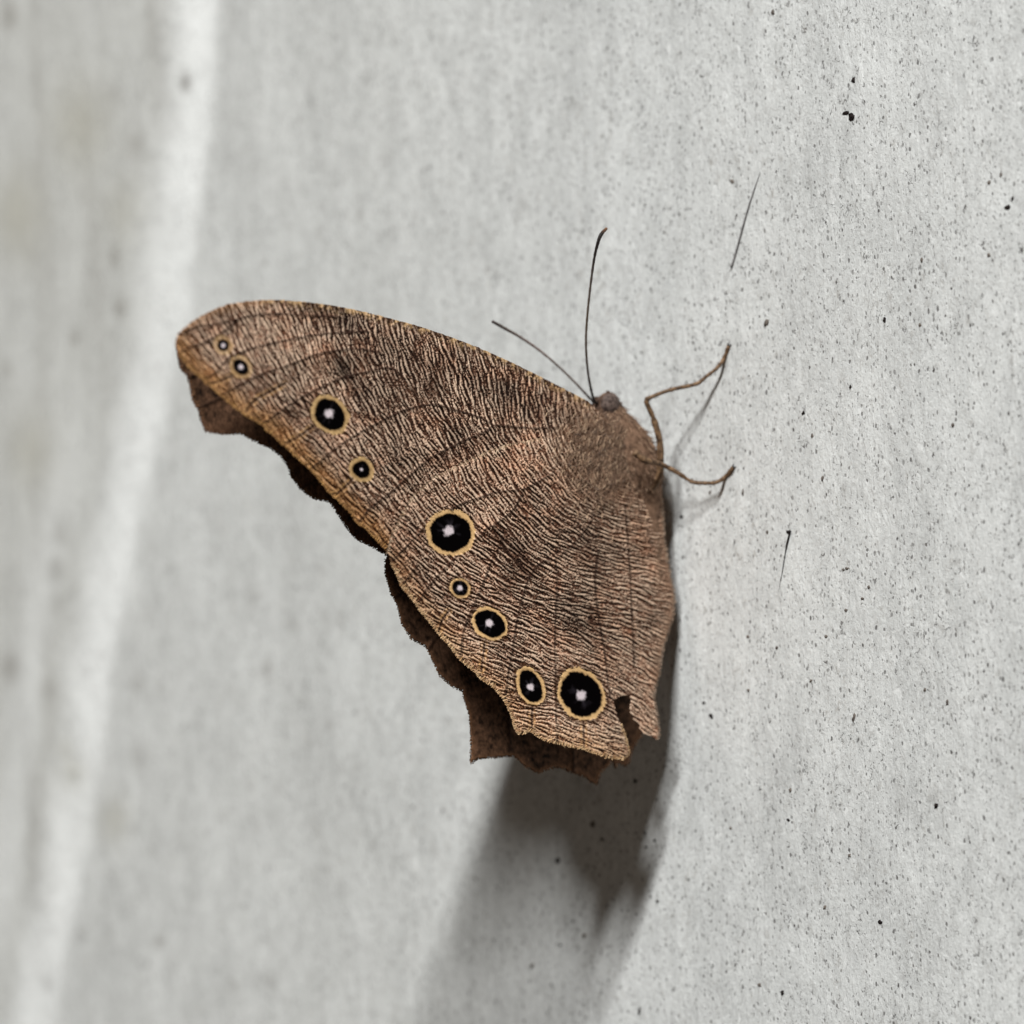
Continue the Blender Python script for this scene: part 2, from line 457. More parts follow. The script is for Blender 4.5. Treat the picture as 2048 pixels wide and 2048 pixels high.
def build_specks():
    for i, (x, y, a, b, tilt, kind) in enumerate(SPECKS):
        r = np.random.default_rng(100 + i)
        c = on_wall(x, y)
        ex = on_wall(x + 1, y) - c; ey = on_wall(x, y + 1) - c
        k = 9
        ct, st = math.cos(math.radians(tilt)), math.sin(math.radians(tilt))
        V = [c + np.array([0, -0.09, 0])]; F = []
        for j, sc_, lift in ((0, 0.62, 0.07), (1, 1.0, -0.05)):
            for q in range(k):
                th = 2 * math.pi * q / k
                rr = sc_ * (1 + r.uniform(-0.5, 0.45))
                lx, ly = a * rr * math.cos(th), b * rr * math.sin(th)
                X = lx * ct - ly * st; Y = lx * st + ly * ct
                p = c + ex * X + ey * Y
                p[1] = -wall_h(p[0:1], p[2:3])[0] - lift
                V.append(p)
        for q in range(k):
            q2 = (q + 1) % k
            F.append((0, 1 + q, 1 + q2)); F.append((1 + q, 1 + k + q, 1 + k + q2, 1 + q2))
        mesh_np('dirt_speck', np.array(V), F, M_SPECK if kind == 1 else M_SPECK2, wall)
build_specks()

# ------------------------------------------------------------------ butterfly
TILT = 0.09                       # lower wing margins lean towards the viewer
root = bpy.data.objects.new('butterfly', None)
root.empty_display_size = 0.005
COL.objects.link(root)
root['label'] = 'brown butterfly with closed eyespotted wings clinging to the off-white wall'
root['category'] = 'butterfly'

def near_pos(px, py, lift=0.0, side='near'):
    """photo pixel -> point on the near (or far) wing sheet, with gentle bowing"""
    px = np.asarray(px, float).ravel(); py = np.asarray(py, float).ravel()
    if side == 'near':
        P, d = hit(px, py, 1, -0.015, TILT, 1.4)
        bow = 0.9 * np.exp(-(((px - 760) / 330) ** 2 + ((py - 820) / 260) ** 2)) + 0.6 * np.exp(-(((px - 1120) / 200) ** 2 + ((py - 1250) / 240) ** 2))
        bow = bow + 0.16 * fbm(px / 150, py / 150, 5, 2)
    else:
        P, d = hit(px, py, 1, 0.018, TILT * 0.9, -1.1)
        bow = 0.35 * fbm(px / 120, py / 120, 15, 2)
    if np.isscalar(lift): lift = np.full(px.shape, lift)
    return P - d * (bow + lift)[:, None]

FW_COSTA = [(352, 687), (353, 680), (358, 666), (382, 645), (408, 629), (433, 617), (459, 608), (496, 602), (529, 600), (563, 600), (615, 604), (666, 611),
            (718, 621), (770, 634), (812, 645), (853, 657), (905, 675), (957, 695), (1009, 718), (1061, 743), (1112, 769), (1151, 789), (1178, 803)]
FW_INNER = [(1215, 840), (1240, 880), (1225, 930), (1120, 960), (1000, 990), (900, 1040), (840, 1085), (800, 1112)]
FW_OUTER = [(778, 1104), (756, 1080), (732, 1055), (716, 1045), (700, 1021), (679, 1000), (666, 990), (641, 959), (622, 937), (602, 920), (576, 895), (563, 884),
            (545, 866), (532, 857), (527, 847), (508, 838), (490, 827), (467, 810), (444, 790), (418, 768), (402, 753), (377, 731), (358, 705)]
HW_LEAD = [(776, 1106), (785, 1070), (804, 1032), (829, 991), (868, 957), (915, 934), (960, 911), (1012, 893), (1085, 878), (1150, 868), (1215, 862)]
HW_BODY = [(1260, 890), (1300, 930), (1322, 957), (1323, 973), (1324, 999), (1326, 1038), (1328, 1076), (1334, 1115), (1340, 1154), (1347, 1185), (1348, 1215), (1344, 1238),
           (1336, 1263), (1327, 1287), (1323, 1313), (1318, 1347), (1310, 1375), (1307, 1395), (1311, 1414), (1315, 1442), (1318, 1468), (1314, 1480)]
HW_TEAR = [(1304, 1471), (1295, 1470), (1286, 1468), (1280, 1453), (1272, 1442), (1265, 1435), (1261, 1417), (1263, 1402), (1260, 1388), (1250, 1391), (1242, 1392), (1226, 1401),
           (1234, 1430), (1241, 1449), (1248, 1468), (1253, 1486), (1257, 1499), (1256, 1510), (1246, 1517)]
HW_OUTER = [(1230, 1515), (1211, 1512), (1190, 1505), (1169, 1497), (1146, 1493), (1123, 1486), (1104, 1483), (1086, 1477), (1072, 1468), (1060, 1459), (1048, 1465), (1037, 1466), (1032, 1458),
            (1022, 1424), (1009, 1398), (989, 1373), (963, 1357), (950, 1342), (921, 1318), (898, 1287), (877, 1264), (865, 1248), (841, 1220), (826, 1197), (805, 1171), (795, 1147), (783, 1124)]
FAR_FW = [(353, 690), (362, 735), (376, 752), (383, 778), (386, 800), (398, 818), (402, 838), (413, 862), (446, 867), (482, 866), (502, 876), (520, 886), (545, 896), (565, 913),
          (577, 930), (583, 950), (600, 975), (626, 995), (660, 1003), (672, 1018), (690, 1048), (712, 1076), (745, 1092), (775, 1110)]
FAR_HW = [(772, 1118), (772, 1145), (783, 1185), (797, 1212), (804, 1245), (824, 1277), (853, 1292), (866, 1318), (874, 1336), (882, 1352), (905, 1372), (928, 1382), (931, 1400),
          (940, 1428), (943, 1460), (944, 1490), (942, 1526), (955, 1516), (978, 1514), (1000, 1513), (1024, 1510), (1036, 1517), (1052, 1532), (1070, 1541), (1077, 1544), (1098, 1537), (1112, 1531),
          (1130, 1538), (1150, 1546), (1172, 1553), (1182, 1562), (1194, 1567), (1200, 1545), (1216, 1530), (1226, 1517), (1231, 1535), (1236, 1522), (1250, 1532), (1258, 1524), (1262, 1506), (1272, 1484), (1281, 1472), (1286, 1440), (1290, 1400)]

# eyespots: centre, black half axes, axis angle (deg, y down), ring half axes, pupil offset, pupil r, ring strength
FW_SPOTS = [(446.5, 690.5, 12, 11, 40, 23, 19, (0, 0), 6, .55), (481.5, 734, 17, 13, 45, 26, 22, (0, 0), 7, .6),
            (660, 829, 33, 26, 50, 45, 36, (-2, -2), 12.5, 1.0), (723, 939, 17, 16, 50, 28, 25, (0, 0), 4.5, 1.0)]
HW_SPOTS = [(901, 1065, 39.5, 36.5, 10, 52, 48, (-4, -3), 14, 1.0), (920, 1176, 16, 14, 45, 23, 20, (0, 0), 8, .9), (980, 1247, 31, 23, 38, 40, 32, (-1, -1), 11, 1.0),
            (1061, 1373, 33, 20, 68, 42, 28, (0, 1), 9.5, 1.0), (1162, 1388, 45, 36, 58, 57, 46, (0, 3), 13.5, 1.0)]
VEINS_FW = [
    [(1123, 855), (1060, 856), (991, 851), (975, 861), (931, 880), (890, 900), (851, 923), (784, 983), (744, 1013), (718, 1043)],
    [(983, 848), (957, 834), (910, 820), (874, 810), (846, 811), (800, 824), (757, 845), (700, 876), (669, 899), (635, 927), (622, 937)],
    [(846, 812), (790, 740), (734, 744), (677, 759), (604, 794), (563, 821), (526, 847)],
    [(760, 705), (720, 698), (679, 700), (628, 710), (589, 726), (545, 741), (511, 754), (470, 775), (444, 790)],
    [(734, 663), (666, 666), (602, 674), (542, 687), (509, 695), (459, 715), (430, 745), (408, 757)],
    [(680, 634), (602, 630), (563, 627), (511, 630), (475, 638), (454, 658), (421, 679), (379, 695), (362, 704)],
    [(475, 638), (430, 648), (390, 655), (360, 668)]]
FOLDS_FW = [[(638, 843), (602, 870), (570, 888)], [(711, 952), (690, 974), (669, 992)], [(570, 767), (537, 785), (511, 800), (490, 826)], [(470, 748), (440, 762), (418, 767)]]
VEINS_HW = [
    [(1196, 1000), (1180, 1046), (1158, 1075), (1135, 1100), (1109, 1120), (1092, 1122), (1077, 1130), (1059, 1155), (1046, 1191), (1033, 1246), (1025, 1298), (1019, 1331), (1010, 1396)],
    [(1109, 1120), (1113, 1135), (1113, 1181), (1110, 1259), (1110, 1310), (1112, 1424), (1113, 1480)],
    [(1196, 1100), (1190, 1158), (1195, 1222), (1209, 1305), (1214, 1352), (1220, 1395)],
    [(1059, 1155), (1036, 1128), (1015, 1103), (986, 1052), (958, 1075), (921, 1106), (885, 1142), (852, 1179), (841, 1200), (832, 1205)],
    [(1100, 950), (1048, 978), (998, 983), (957, 996), (916, 1011), (861, 1045), (815, 1091), (784, 1122)],
    [(984, 1120), (958, 1186), (932, 1246), (924, 1280), (922, 1316)],
    [(1048, 978), (1030, 1015), (1009, 1035), (986, 1052)],
    [(836, 1129), (805, 1169)], [(1250, 1010), (1258, 1120), (1264, 1240), (1268, 1330)]]
FOLDS_HW = [[(898, 1222), (885, 1240), (877, 1264)], [(969, 1288), (963, 1340)], [(1064, 1414), (1064, 1458)], [(1167, 1437), (1168, 1496)]]

STRIA = [(420, 660, 62), (380, 700, 50), (550, 650, 70), (660, 640, 78), (600, 740, 62), (560, 800, 55), (480, 790, 50), (620, 900, 48), (580, 870, 52), (700, 760, 62), (760, 700, 74), (860, 740, 72), (950, 760, 75),
         (1050, 790, 82), (1110, 800, 85), (800, 880, 60), (870, 860, 60), (700, 960, 50), (680, 1000, 45), (820, 950, 52), (930, 900, 60), (1010, 920, 60), (1080, 890, 62), (1150, 850, 70), (1000, 1000, 50),
         (1100, 980, 46), (1150, 950, 50), (1200, 1020, 26), (1280, 1050, 8), (850, 1130, 42), (800, 1120, 45), (950, 1150, 32), (1000, 1220, 27), (900, 1240, 32), (950, 1310, 20), (1080, 1240, 28),
         (1150, 1200, 12), (1250, 1150, 8), (1310, 1180, 20), (1200, 1300, 22), (1080, 1440, 14), (1160, 1460, 22), (1230, 1480, 20), (1280, 1350, 30), (1290, 1430, 42), (1000, 1340, 22), (880, 1040, 48),
         (1050, 1080, 38), (1130, 1080, 28), (760, 1060, 50)]

SP = 1.6                                # grid step in photo pixels
GX = np.arange(330, 1370, SP); GY = np.arange(585, 1540, SP)
PX, PY = np.meshgrid(GX, GY, indexing='ij')

def stria_field():
    """wavy branching ripple pattern: band-limited noise smeared along the ripple direction"""
    ax = np.array(STRIA, float)
    th2 = np.radians(ax[:, 2]) * 2
    C = np.zeros(PX.shape); S = np.zeros(PX.shape)
    for (x, y, _), t in zip(ax, th2):
        wgt = 1.0 / (((PX - x) ** 2 + (PY - y) ** 2) / 90.0 ** 2 + 0.12) ** 2
        C += wgt * math.cos(t); S += wgt * math.sin(t)
    th = 0.5 * np.arctan2(S, C)
    th = th + 0.36 * fbm(PX / 15, PY / 15, 91, 2) + 0.20 * fbm(PX / 6, PY / 6, 95, 1)
    dx, dy = np.cos(th), np.sin(th)
    nx, ny = PX.shape
    def band(p_hi, p_lo, seed):
        z = np.random.default_rng(seed).normal(size=PX.shape)
        fx = np.fft.fftfreq(nx, SP)[:, None]; fy = np.fft.rfftfreq(ny, SP)[None, :]
        f = np.sqrt(fx ** 2 + fy ** 2)
        H = np.exp(-(f * p_hi * 0.42) ** 2 * 2) - np.exp(-(f * p_lo * 0.42) ** 2 * 2)
        return np.fft.irfft2(np.fft.rfft2(z) * H, s=PX.shape)
    def lic(z, L):
        acc = np.zeros(PX.shape); wsum = 0
        st = 1.1
        I0, J0 = np.meshgrid(np.arange(nx, dtype=float), np.arange(ny, dtype=float), indexing='ij')
        for sgn in (1, -1):
            I = I0.copy(); J = J0.copy()
            for k in range(L):
                a = np.clip(I, 0, nx - 1.001); b = np.clip(J, 0, ny - 1.001)
                i0 = a.astype(int); j0 = b.astype(int); fa = a - i0; fb = b - j0
                v = (z[i0, j0] * (1 - fa) + z[i0 + 1, j0] * fa) * (1 - fb) + (z[i0, j0 + 1] * (1 - fa) + z[i0 + 1, j0 + 1] * fa) * fb
                wk = math.exp(-(k / L * 1.4) ** 2)
                acc += wk * v; wsum += wk
                I = I + sgn * st * dx[i0, j0]; J = J + sgn * st * dy[i0, j0]
        acc /= wsum
        return acc / acc.std()
    a = lic(band(7.6, 21, 11), 10)
    b = lic(band(6.8, 18, 12), 9)
    mixw = 1 / (1 + np.exp(-((PX - 1120) * 0.7 + (PY - 1040) * 0.5) / 50))
    f1 = a * (1 - mixw) + b * mixw
    fine = band(3.0, 7, 13); fine /= fine.std()
    f1 = f1 / np.sqrt((1 - mixw) ** 2 + mixw ** 2) + 0.30 * fine
    return f1

LIC = stria_field()

def wing_colour(kind):
    """pigment of the scales over the grid, and a small relief height (mm)"""
    L = LIC
    def g(x, y, rx, ry, rot=0):
        c, s = math.cos(math.radians(rot)), math.sin(math.radians(rot))
        X = (PX - x) * c + (PY - y) * s; Y = -(PX - x) * s + (PY - y) * c
        return np.exp(-((X / rx) ** 2 + (Y / ry) ** 2))
    pale = 0.42 * g(965, 1045, 22, 55, 25) + 0.28 * g(560, 690, 120, 40, -8) + 0.25 * g(880, 975, 90, 32, -28) + 0.25 * g(1140, 1310, 120, 26, 12) + 0.30 * g(1290, 1440, 30, 60) + 0.25 * g(700, 850, 26, 70, -42) + 0.2 * g(905, 1150, 40, 45) + 0.45 * g(1130, 1455, 110, 32, 14) + 0.35 * g(940, 1290, 60, 30, 42) + 0.3 * g(1020, 930, 90, 34, -20)
    darkz = 0.25 * g(930, 745, 260, 42, 24) + 0.32 * g(1030, 1110, 26, 75, -42) + 0.22 * g(745, 720, 34, 120, -25) + 0.2 * g(1160, 1230, 110, 45, 20) + 0.15 * g(1190, 1050, 90, 120) + 0.25 * g(690, 740, 20, 90, -28) + 0.22 * g(900, 850, 24, 80, -30) + 0.2 * g(640, 620, 40, 20)
    amp = 1.55 * np.clip(1 + 0.95 * fbm(PX / 30, PY / 30, 281, 3), 0.3, 1.7)
    t = 0.5 + 0.5 * np.tanh(amp * (L - 0.18 + 0.75 * (pale - 1.6 * darkz) + 0.42 * fbm(PX / 26, PY / 26, 287, 3)))
    if kind == 'fw':
        outer, veins, folds, spots = FW_OUTER, VEINS_FW, FOLDS_FW, FW_SPOTS
    else:
        outer, veins, folds, spots = HW_OUTER, VEINS_HW, FOLDS_HW, HW_SPOTS
    dark = srgb(38, 22, 15); mid = srgb(112, 81, 64); light = srgb(228, 208, 188)
    t3 = t[..., None]
    col = np.where(t3 < 0.45, dark + (mid - dark) * (t3 / 0.45), mid + (light - mid) * ((t3 - 0.45) / 0.55))
    # broad tone: paler / darker zones and reddish-brown blotches
    br = fbm(PX / 46, PY / 46, 201, 4)
    gain = 1.0 + 0.62 * br
    gain = gain * (1 + 1.1 * pale) * np.clip(1 - 1.7 * darkz, 0.3, 1)
    col = col * gain[..., None]
    rb = np.clip(0.9 * fbm(PX / 30, PY / 30, 231, 3) + 0.02, 0, 0.65)[..., None] * 0.9
    col = col * (1 - rb) + rb * col * np.array([1.06, 0.80, 0.66])
    # brown fuzz colouring towards the wing root
    rootm = np.clip(1.15 * g(1235, 900, 95, 95) - 0.08, 0, 0.85)[..., None]
    brown = srgb(126, 98, 78) * (1 + 0.35 * fbm(PX / 7, PY / 7, 241, 3))[..., None]
    col = col * (1 - rootm) + brown * rootm
    # inner margin of the hindwing: soft plain brown
    if kind == 'hw':
        db, _, _ = seg_dist(PX, PY, HW_BODY[2:16])
        e = (np.exp(-(db / 17) ** 2) * 0.75)[..., None]
        col = col * (1 - e) + e * srgb(138, 115, 98) * (1 + 0.25 * fbm(PX / 6, PY / 6, 243, 2))[..., None]
    if kind == 'fw':
        dc, _, _ = seg_dist(PX, PY, FW_COSTA[8:])
        blot = (fbm(PX / 6, PY / 6, 251, 2) * 0.9)
        e = np.exp(-(dc / 10) ** 2)[..., None]
        cc = np.where(blot[..., None] > 0.05, srgb(190, 164, 124), srgb(66, 46, 30))
        col = col * (1 - e * 0.8) + e * 0.8 * cc
        dc2, _, _ = seg_dist(PX, PY, FW_COSTA[:9])
        e = (np.exp(-(dc2 / 14) ** 2) * 0.55)[..., None]
        col = col * (1 - e) + e * srgb(136, 104, 72)
    # ochre outer margin
    do, _, _ = seg_dist(PX, PY, outer)
    wv = 1 + 0.25 * fbm(PX / 30, PY / 30, 261, 2)
    fwk = 1.0 if kind == 'fw' else 0.6
    e = (fwk * np.clip(1.25 * np.exp(-(do / (30 * wv)) ** 2.2), 0, 1))[..., None]
    och_d, och_m, och_l = srgb(66, 40, 20), srgb(138, 95, 54), srgb(206, 162, 108)
    och = np.where(t3 < 0.4, och_d + (och_m - och_d) * t3 / 0.4, och_m + (och_l - och_m) * (t3 - 0.4) / 0.6) * (1 + 0.3 * br)[..., None]
    if kind == 'hw':
        och = 0.55 * och + 0.45 * col * np.array([1.25, 1.08, 0.82])
    col = col * (1 - e * 0.8) + e * 0.8 * och
    relief = 0.11 * np.tanh(1.2 * L)
    # veins and fold lines
    for k, vline in enumerate(veins):
        d = line_dist(smooth_line(vline, 4))
        brk = np.clip(0.75 + 0.75 * fbm(PX / 11, PY / 11, 300 + k, 2), 0.75, 1)
        e = np.exp(-(d / 2.9) ** 2) * brk
        col = col * (1 - 0.95 * e[..., None]) + 0.95 * e[..., None] * srgb(44, 26, 18)
        relief = relief + 0.07 * np.exp(-(d / 3.0) ** 2)
        e2 = np.exp(-((d - 5) / 2.2) ** 2) * 0.22
        col = col * (1 + e2[..., None])
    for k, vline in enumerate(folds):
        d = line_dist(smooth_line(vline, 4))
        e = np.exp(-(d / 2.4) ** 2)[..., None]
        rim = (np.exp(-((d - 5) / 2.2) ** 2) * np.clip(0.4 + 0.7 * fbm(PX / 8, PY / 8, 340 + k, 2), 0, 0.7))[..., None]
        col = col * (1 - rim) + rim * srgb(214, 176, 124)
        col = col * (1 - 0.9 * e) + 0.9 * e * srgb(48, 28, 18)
        relief = relief - 0.05 * np.exp(-(d / 3) ** 2)
    # eyespots
    region = np.zeros(PX.shape, int)
    for k, (x, y, a, b, ang, ra, rb_, (ox, oy), pr, st) in enumerate(spots):
        c, s = math.cos(math.radians(ang)), math.sin(math.radians(ang))
        wob = 1 + 0.06 * fbm(PX / 5, PY / 5, 400 + k, 2) + 0.07 * fbm(PX / 17, PY / 17, 410 + k, 2)
        X = ((PX - x) * c + (PY - y) * s) * wob; Y = (-(PX - x) * s + (PY - y) * c) * wob
        rbk = np.sqrt((X / a) ** 2 + (Y / b) ** 2) / 1.045
        rr = np.sqrt((X / ra) ** 2 + (Y / rb_) ** 2)
        soft = 1.6
        halo = np.clip(1.3 - np.abs((rr - 1.05) * ra) / 5, 0, 1) * (1.0 if kind == 'hw' and k != 0 else 0.45) * st
        col = col * (1 - halo[..., None] * 0.75) + halo[..., None] * 0.75 * srgb(70, 44, 26)
        ring = np.clip((0.965 - rr) * ra / soft + 0.5, 0, 1) * st
        gold = srgb(216, 186, 138) * (1 + 0.26 * fbm(PX / 5, PY / 5, 420 + k, 2) + 0.10 * np.tanh(L))[..., None]
        if kind == 'fw':
            gold = gold * np.array([0.74, 0.75, 0.74])
        col = col * (1 - ring[..., None]) + gold * ring[..., None]
        blk = np.clip((1 - rbk) * a / soft + 0.5, 0, 1)
        edge = np.clip(1 - np.abs(rbk - 1) * a / 4.0, 0, 1) * 0.5 * (rbk > 1)
        col = col * (1 - edge[..., None]) + edge[..., None] * srgb(110, 78, 40)
        col = col * (1 - blk[..., None]) + blk[..., None] * srgb(6, 5, 6)
        dxp, dyp = PX - x - ox, PY - y - oy
        rp = np.sqrt(dxp ** 2 + dyp ** 2) / (pr * 1.3) * (1 + 0.30 * fbm(PX / 5.0, PY / 5.0, 440 + k, 2))
        pu = np.clip((0.66 - rp) / 0.38, 0, 1)
        ang_p = np.arctan2(dyp, dxp)
        rayv = np.clip(lattice(ang_p * 3.2 + 10, rp * 0.7 + 4, 460 + k) * 1.4, 0, 1) * np.clip(1.55 - rp, 0, 1) * np.clip(rp * 3, 0, 1)
        col = col * (1 - rayv[..., None] * 0.06) + rayv[..., None] * 0.06 * srgb(170, 165, 190)
        col = col * (1 - pu[..., None]) + pu[..., None] * srgb(236, 232, 246)
        relief = relief * (1 - 0.95 * np.clip(ring / st, 0, 1))
        region[(rr < 1.0)] = k + 1
    col = col * np.array([1.13, 1.03, 0.95]) * (1.0 if kind == 'fw' else 1.10)
    col = col * np.minimum(1, 0.80 / np.maximum(col.max(-1), 1e-4))[..., None]
    return np.clip(col, 0.0012, 0.80), relief, region

def build_wing(name, kind, poly, lift_fn, label, ragged, seed):
    poly = np.array(poly)
    ins = inside(PX, PY, poly)
    d, cx, cy = seg_dist(PX, PY, poly, True)
    keep = ins | (d < SP * 0.75)
    X = np.where(ins, PX, cx); Y = np.where(ins, PY, cy)
    col, rel, region = wing_colour(kind)
    q = keep[:-1, :-1] & keep[1:, :-1] & keep[1:, 1:] & keep[:-1, 1:]
    idx = np.full(PX.shape, -1)
    used = np.zeros(PX.shape, bool)
    used[:-1, :-1] |= q; used[1:, :-1] |= q; used[1:, 1:] |= q; used[:-1, 1:] |= q
    relf = rel * np.clip(d / 6, 0, 1)
    lift = lift_fn(X, Y) + relf
    pos = near_pos(X[used], Y[used], lift[used])
    cols = col[used]
    idx[used] = np.arange(used.sum())
    ii, jj = np.nonzero(q)
    quads = np.stack([idx[ii, jj], idx[ii, jj + 1], idx[ii + 1, jj + 1], idx[ii + 1, jj]], 1)
    reg = region[ii, jj]
    def emit(nm, sel, mat, parent):
        f = quads[sel]
        un, inv = np.unique(f.ravel(), return_inverse=True)
        o = mesh_np(nm, pos[un], inv.reshape(-1, 4), mat, parent, cols[un])
        sm = o.modifiers.new('thickness', 'SOLIDIFY')
        sm.thickness = 0.09 * MM; sm.offset = -1.0
        return o
    wing = emit(name, reg == 0, M_WING, root)
    wing['label'] = label
    for k in range(1, region.max() + 1):
        if (reg == k).sum() > 10:
            emit('eyespot', reg == k, M_SPOT, wing)
    return wing

def ribbon_hairs(name, base, direc, length, width, cols, parent, mat, bend, seed):
    """many little tapered hairs as one mesh"""
    r = np.random.default_rng(seed)
    n = len(base)
    view = CAM[None, :] - base
    view /= np.linalg.norm(view, axis=1)[:, None]
    side = np.cross(direc, view); side /= np.maximum(np.linalg.norm(side, axis=1)[:, None], 1e-6)
    side = side + 0.5 * view * r.uniform(-1, 1, (n, 1)); side /= np.linalg.norm(side, axis=1)[:, None]
    V = []; 
    steps = [(0.0, 1.0), (0.4, 0.9), (0.75, 0.6), (1.0, 0.12)]
    for t, wd in steps:
        c = base + direc * (length * t)[:, None] + bend * (t * t * length)[:, None]
        V.append(c - side * (width * wd / 2)[:, None]); V.append(c + side * (width * wd / 2)[:, None])
    V = np.stack(V, 1)                      # n,8,3
    o0 = (np.arange(n) * 8)[:, None]
    F = np.concatenate([o0 + np.array([[2 * k, 2 * k + 1, 2 * k + 3, 2 * k + 2]]) for k in range(3)], 0)
    C = np.repeat(cols, 8, axis=0)
    o = mesh_np(name, V.reshape(-1, 3), F, mat, parent, C)
    o['kind'] = 'stuff'
    return o

def fringe(wing, line, lift_fn, side, dens, c0, c1, seed, inward):
    """short scale hairs along a wing margin"""
    r = np.random.default_rng(seed)
    L = sub_poly(line, dens, 0, 0, False)
    L = L[:-1] + r.normal(0, 0.8, (len(L) - 1, 2))
    T = np.gradient(L, axis=0)
    # smoothed tangents
    k = 7
    T = np.stack([np.convolve(T[:, i], np.ones(k) / k, 'same') for i in (0, 1)], 1)
    T /= np.maximum(np.linalg.norm(T, axis=1)[:, None], 1e-6)
    N = np.stack([-T[:, 1], T[:, 0]], 1) * inward
    N = N + T * r.normal(0, 0.35, (len(L), 1))
    start = L - N * 3
    lf = lift_fn(start[:, 0], start[:, 1]) if lift_fn is not None else 0.0
    a = near_pos(start[:, 0], start[:, 1], lf, side)
    e = L + N * 3
    b = near_pos(e[:, 0], e[:, 1], lf, side)
    dv = b - a; ln = np.linalg.norm(dv, axis=1); dv = dv / ln[:, None]
    dv = dv + r.normal(0, 0.16, dv.shape)
    length = ln * r.uniform(0.75, 1.5, len(L))
    col = c0 + (c1 - c0) * r.uniform(0, 1, (len(L), 1))
    return ribbon_hairs('fringe', a, dv, length, r.uniform(0.05, 0.10, len(L)), col, wing, M_FUR, r.normal(0, 0.15, dv.shape), seed)

fw_poly = np.concatenate([sub_poly(FW_COSTA, 5, 0.35, 1, False), np.array(FW_INNER), sub_poly(FW_OUTER, 4.5, 1.5, 2, False)])
hw_poly = np.concatenate([sub_poly(HW_LEAD, 5, 0.3, 3, False), sub_poly(HW_BODY, 5, 0.5, 4, False), sub_poly(HW_TEAR, 3.5, 0.9, 5, False), sub_poly(HW_OUTER, 3.5, 1.3, 6, False)])

def fw_lift(X, Y):
    return np.zeros(np.shape(X))
def hw_lift(X, Y):
    # the hindwing lies over the forewing, a little proud of it, and its margin curls towards the viewer
    base = 0.6 * np.clip((1280 - X) / 300, 0.2, 1)
    curl = 0.6 * np.clip((np.asarray(Y) - 1330) / 180, 0, 1) ** 2 * np.clip((1300 - X) / 100, 0, 1)
    return base + curl

fw = build_wing('forewing', 'fw', fw_poly, fw_lift, 'rippled brown forewing underside with ochre margin and four eyespots', 1, 1)
hw = build_wing('hindwing', 'hw', hw_poly, hw_lift, 'rippled brown hindwing underside with five eyespots and a torn corner', 1, 2)
fringe(fw, FW_OUTER, fw_lift, 'near', 1.3, srgb(120, 82, 44), srgb(196, 150, 92), 31, 1)
fringe(hw, HW_TEAR[-6:] + HW_OUTER, hw_lift, 'near', 1.3, srgb(150, 112, 74), srgb(224, 190, 146), 32, 1)
fringe(hw, HW_LEAD[:9], hw_lift, 'near', 2.2, srgb(120, 92, 66), srgb(214, 190, 160), 36, 1)
fringe(hw, HW_BODY[4:], hw_lift, 'near', 2.0, srgb(120, 98, 80), srgb(170, 146, 124), 33, 1)

# far wings: their dark upper side shows past the near margins
def build_far(name, poly, label, seed, veins, lift0):
    step = 2.4
    gx = np.arange(320, 1360, step); gy = np.arange(590, 1590, step)
    X, Y = np.meshgrid(gx, gy, indexing='ij')
    poly = np.array(poly)
    ins = inside(X, Y, poly)
    d, cx, cy = seg_dist(X, Y, poly, True)
    keep = ins | (d < step * 0.75)
    X2 = np.where(ins, X, cx); Y2 = np.where(ins, Y, cy)
    q = keep[:-1, :-1] & keep[1:, :-1] & keep[1:, 1:] & keep[:-1, 1:]
    used = np.zeros(X.shape, bool)
    used[:-1, :-1] |= q; used[1:, :-1] |= q; used[1:, 1:] |= q; used[:-1, 1:] |= q
    n1 = fbm(X / 9, Y / 9, seed, 3); n2 = fbm(X / 45, Y / 45, seed + 9, 2)
    n3 = fbm(X / 3.5, Y / 7, seed + 3, 2)
    c = srgb(84, 61, 46) * np.clip(1 + 0.9 * n1 + 0.6 * n2 + 0.9 * n3, 0.12, 3)[..., None]
    rim = np.exp(-(d / 6) ** 2)[..., None]
    c = c * (1 - 0.5 * rim) + 0.5 * rim * srgb(128, 92, 66)
    rel = 0.05 * n1
    for vl in veins:
        dv, _, _ = seg_dist(X, Y, vl)
        e = np.exp(-(dv / 3) ** 2)[..., None]
        c = c * (1 - 0.75 * e) + 0.75 * e * srgb(38, 24, 18)
        rel = rel + 0.1 * np.exp(-(dv / 3.5) ** 2)
    pos = near_pos(X2[used], Y2[used], (rel + lift0)[used], 'far')
    idx = np.full(X.shape, -1); idx[used] = np.arange(used.sum())
    ii, jj = np.nonzero(q)
    quads = np.stack([idx[ii, jj], idx[ii, jj + 1], idx[ii + 1, jj + 1], idx[ii + 1, jj]], 1)
    o = mesh_np(name, pos, quads, M_FAR, root, np.clip(c[used], 0.004, 0.9))
    sm = o.modifiers.new('thickness', 'SOLIDIFY'); sm.thickness = 0.09 * MM; sm.offset = -1.0
    o['label'] = label
    return o

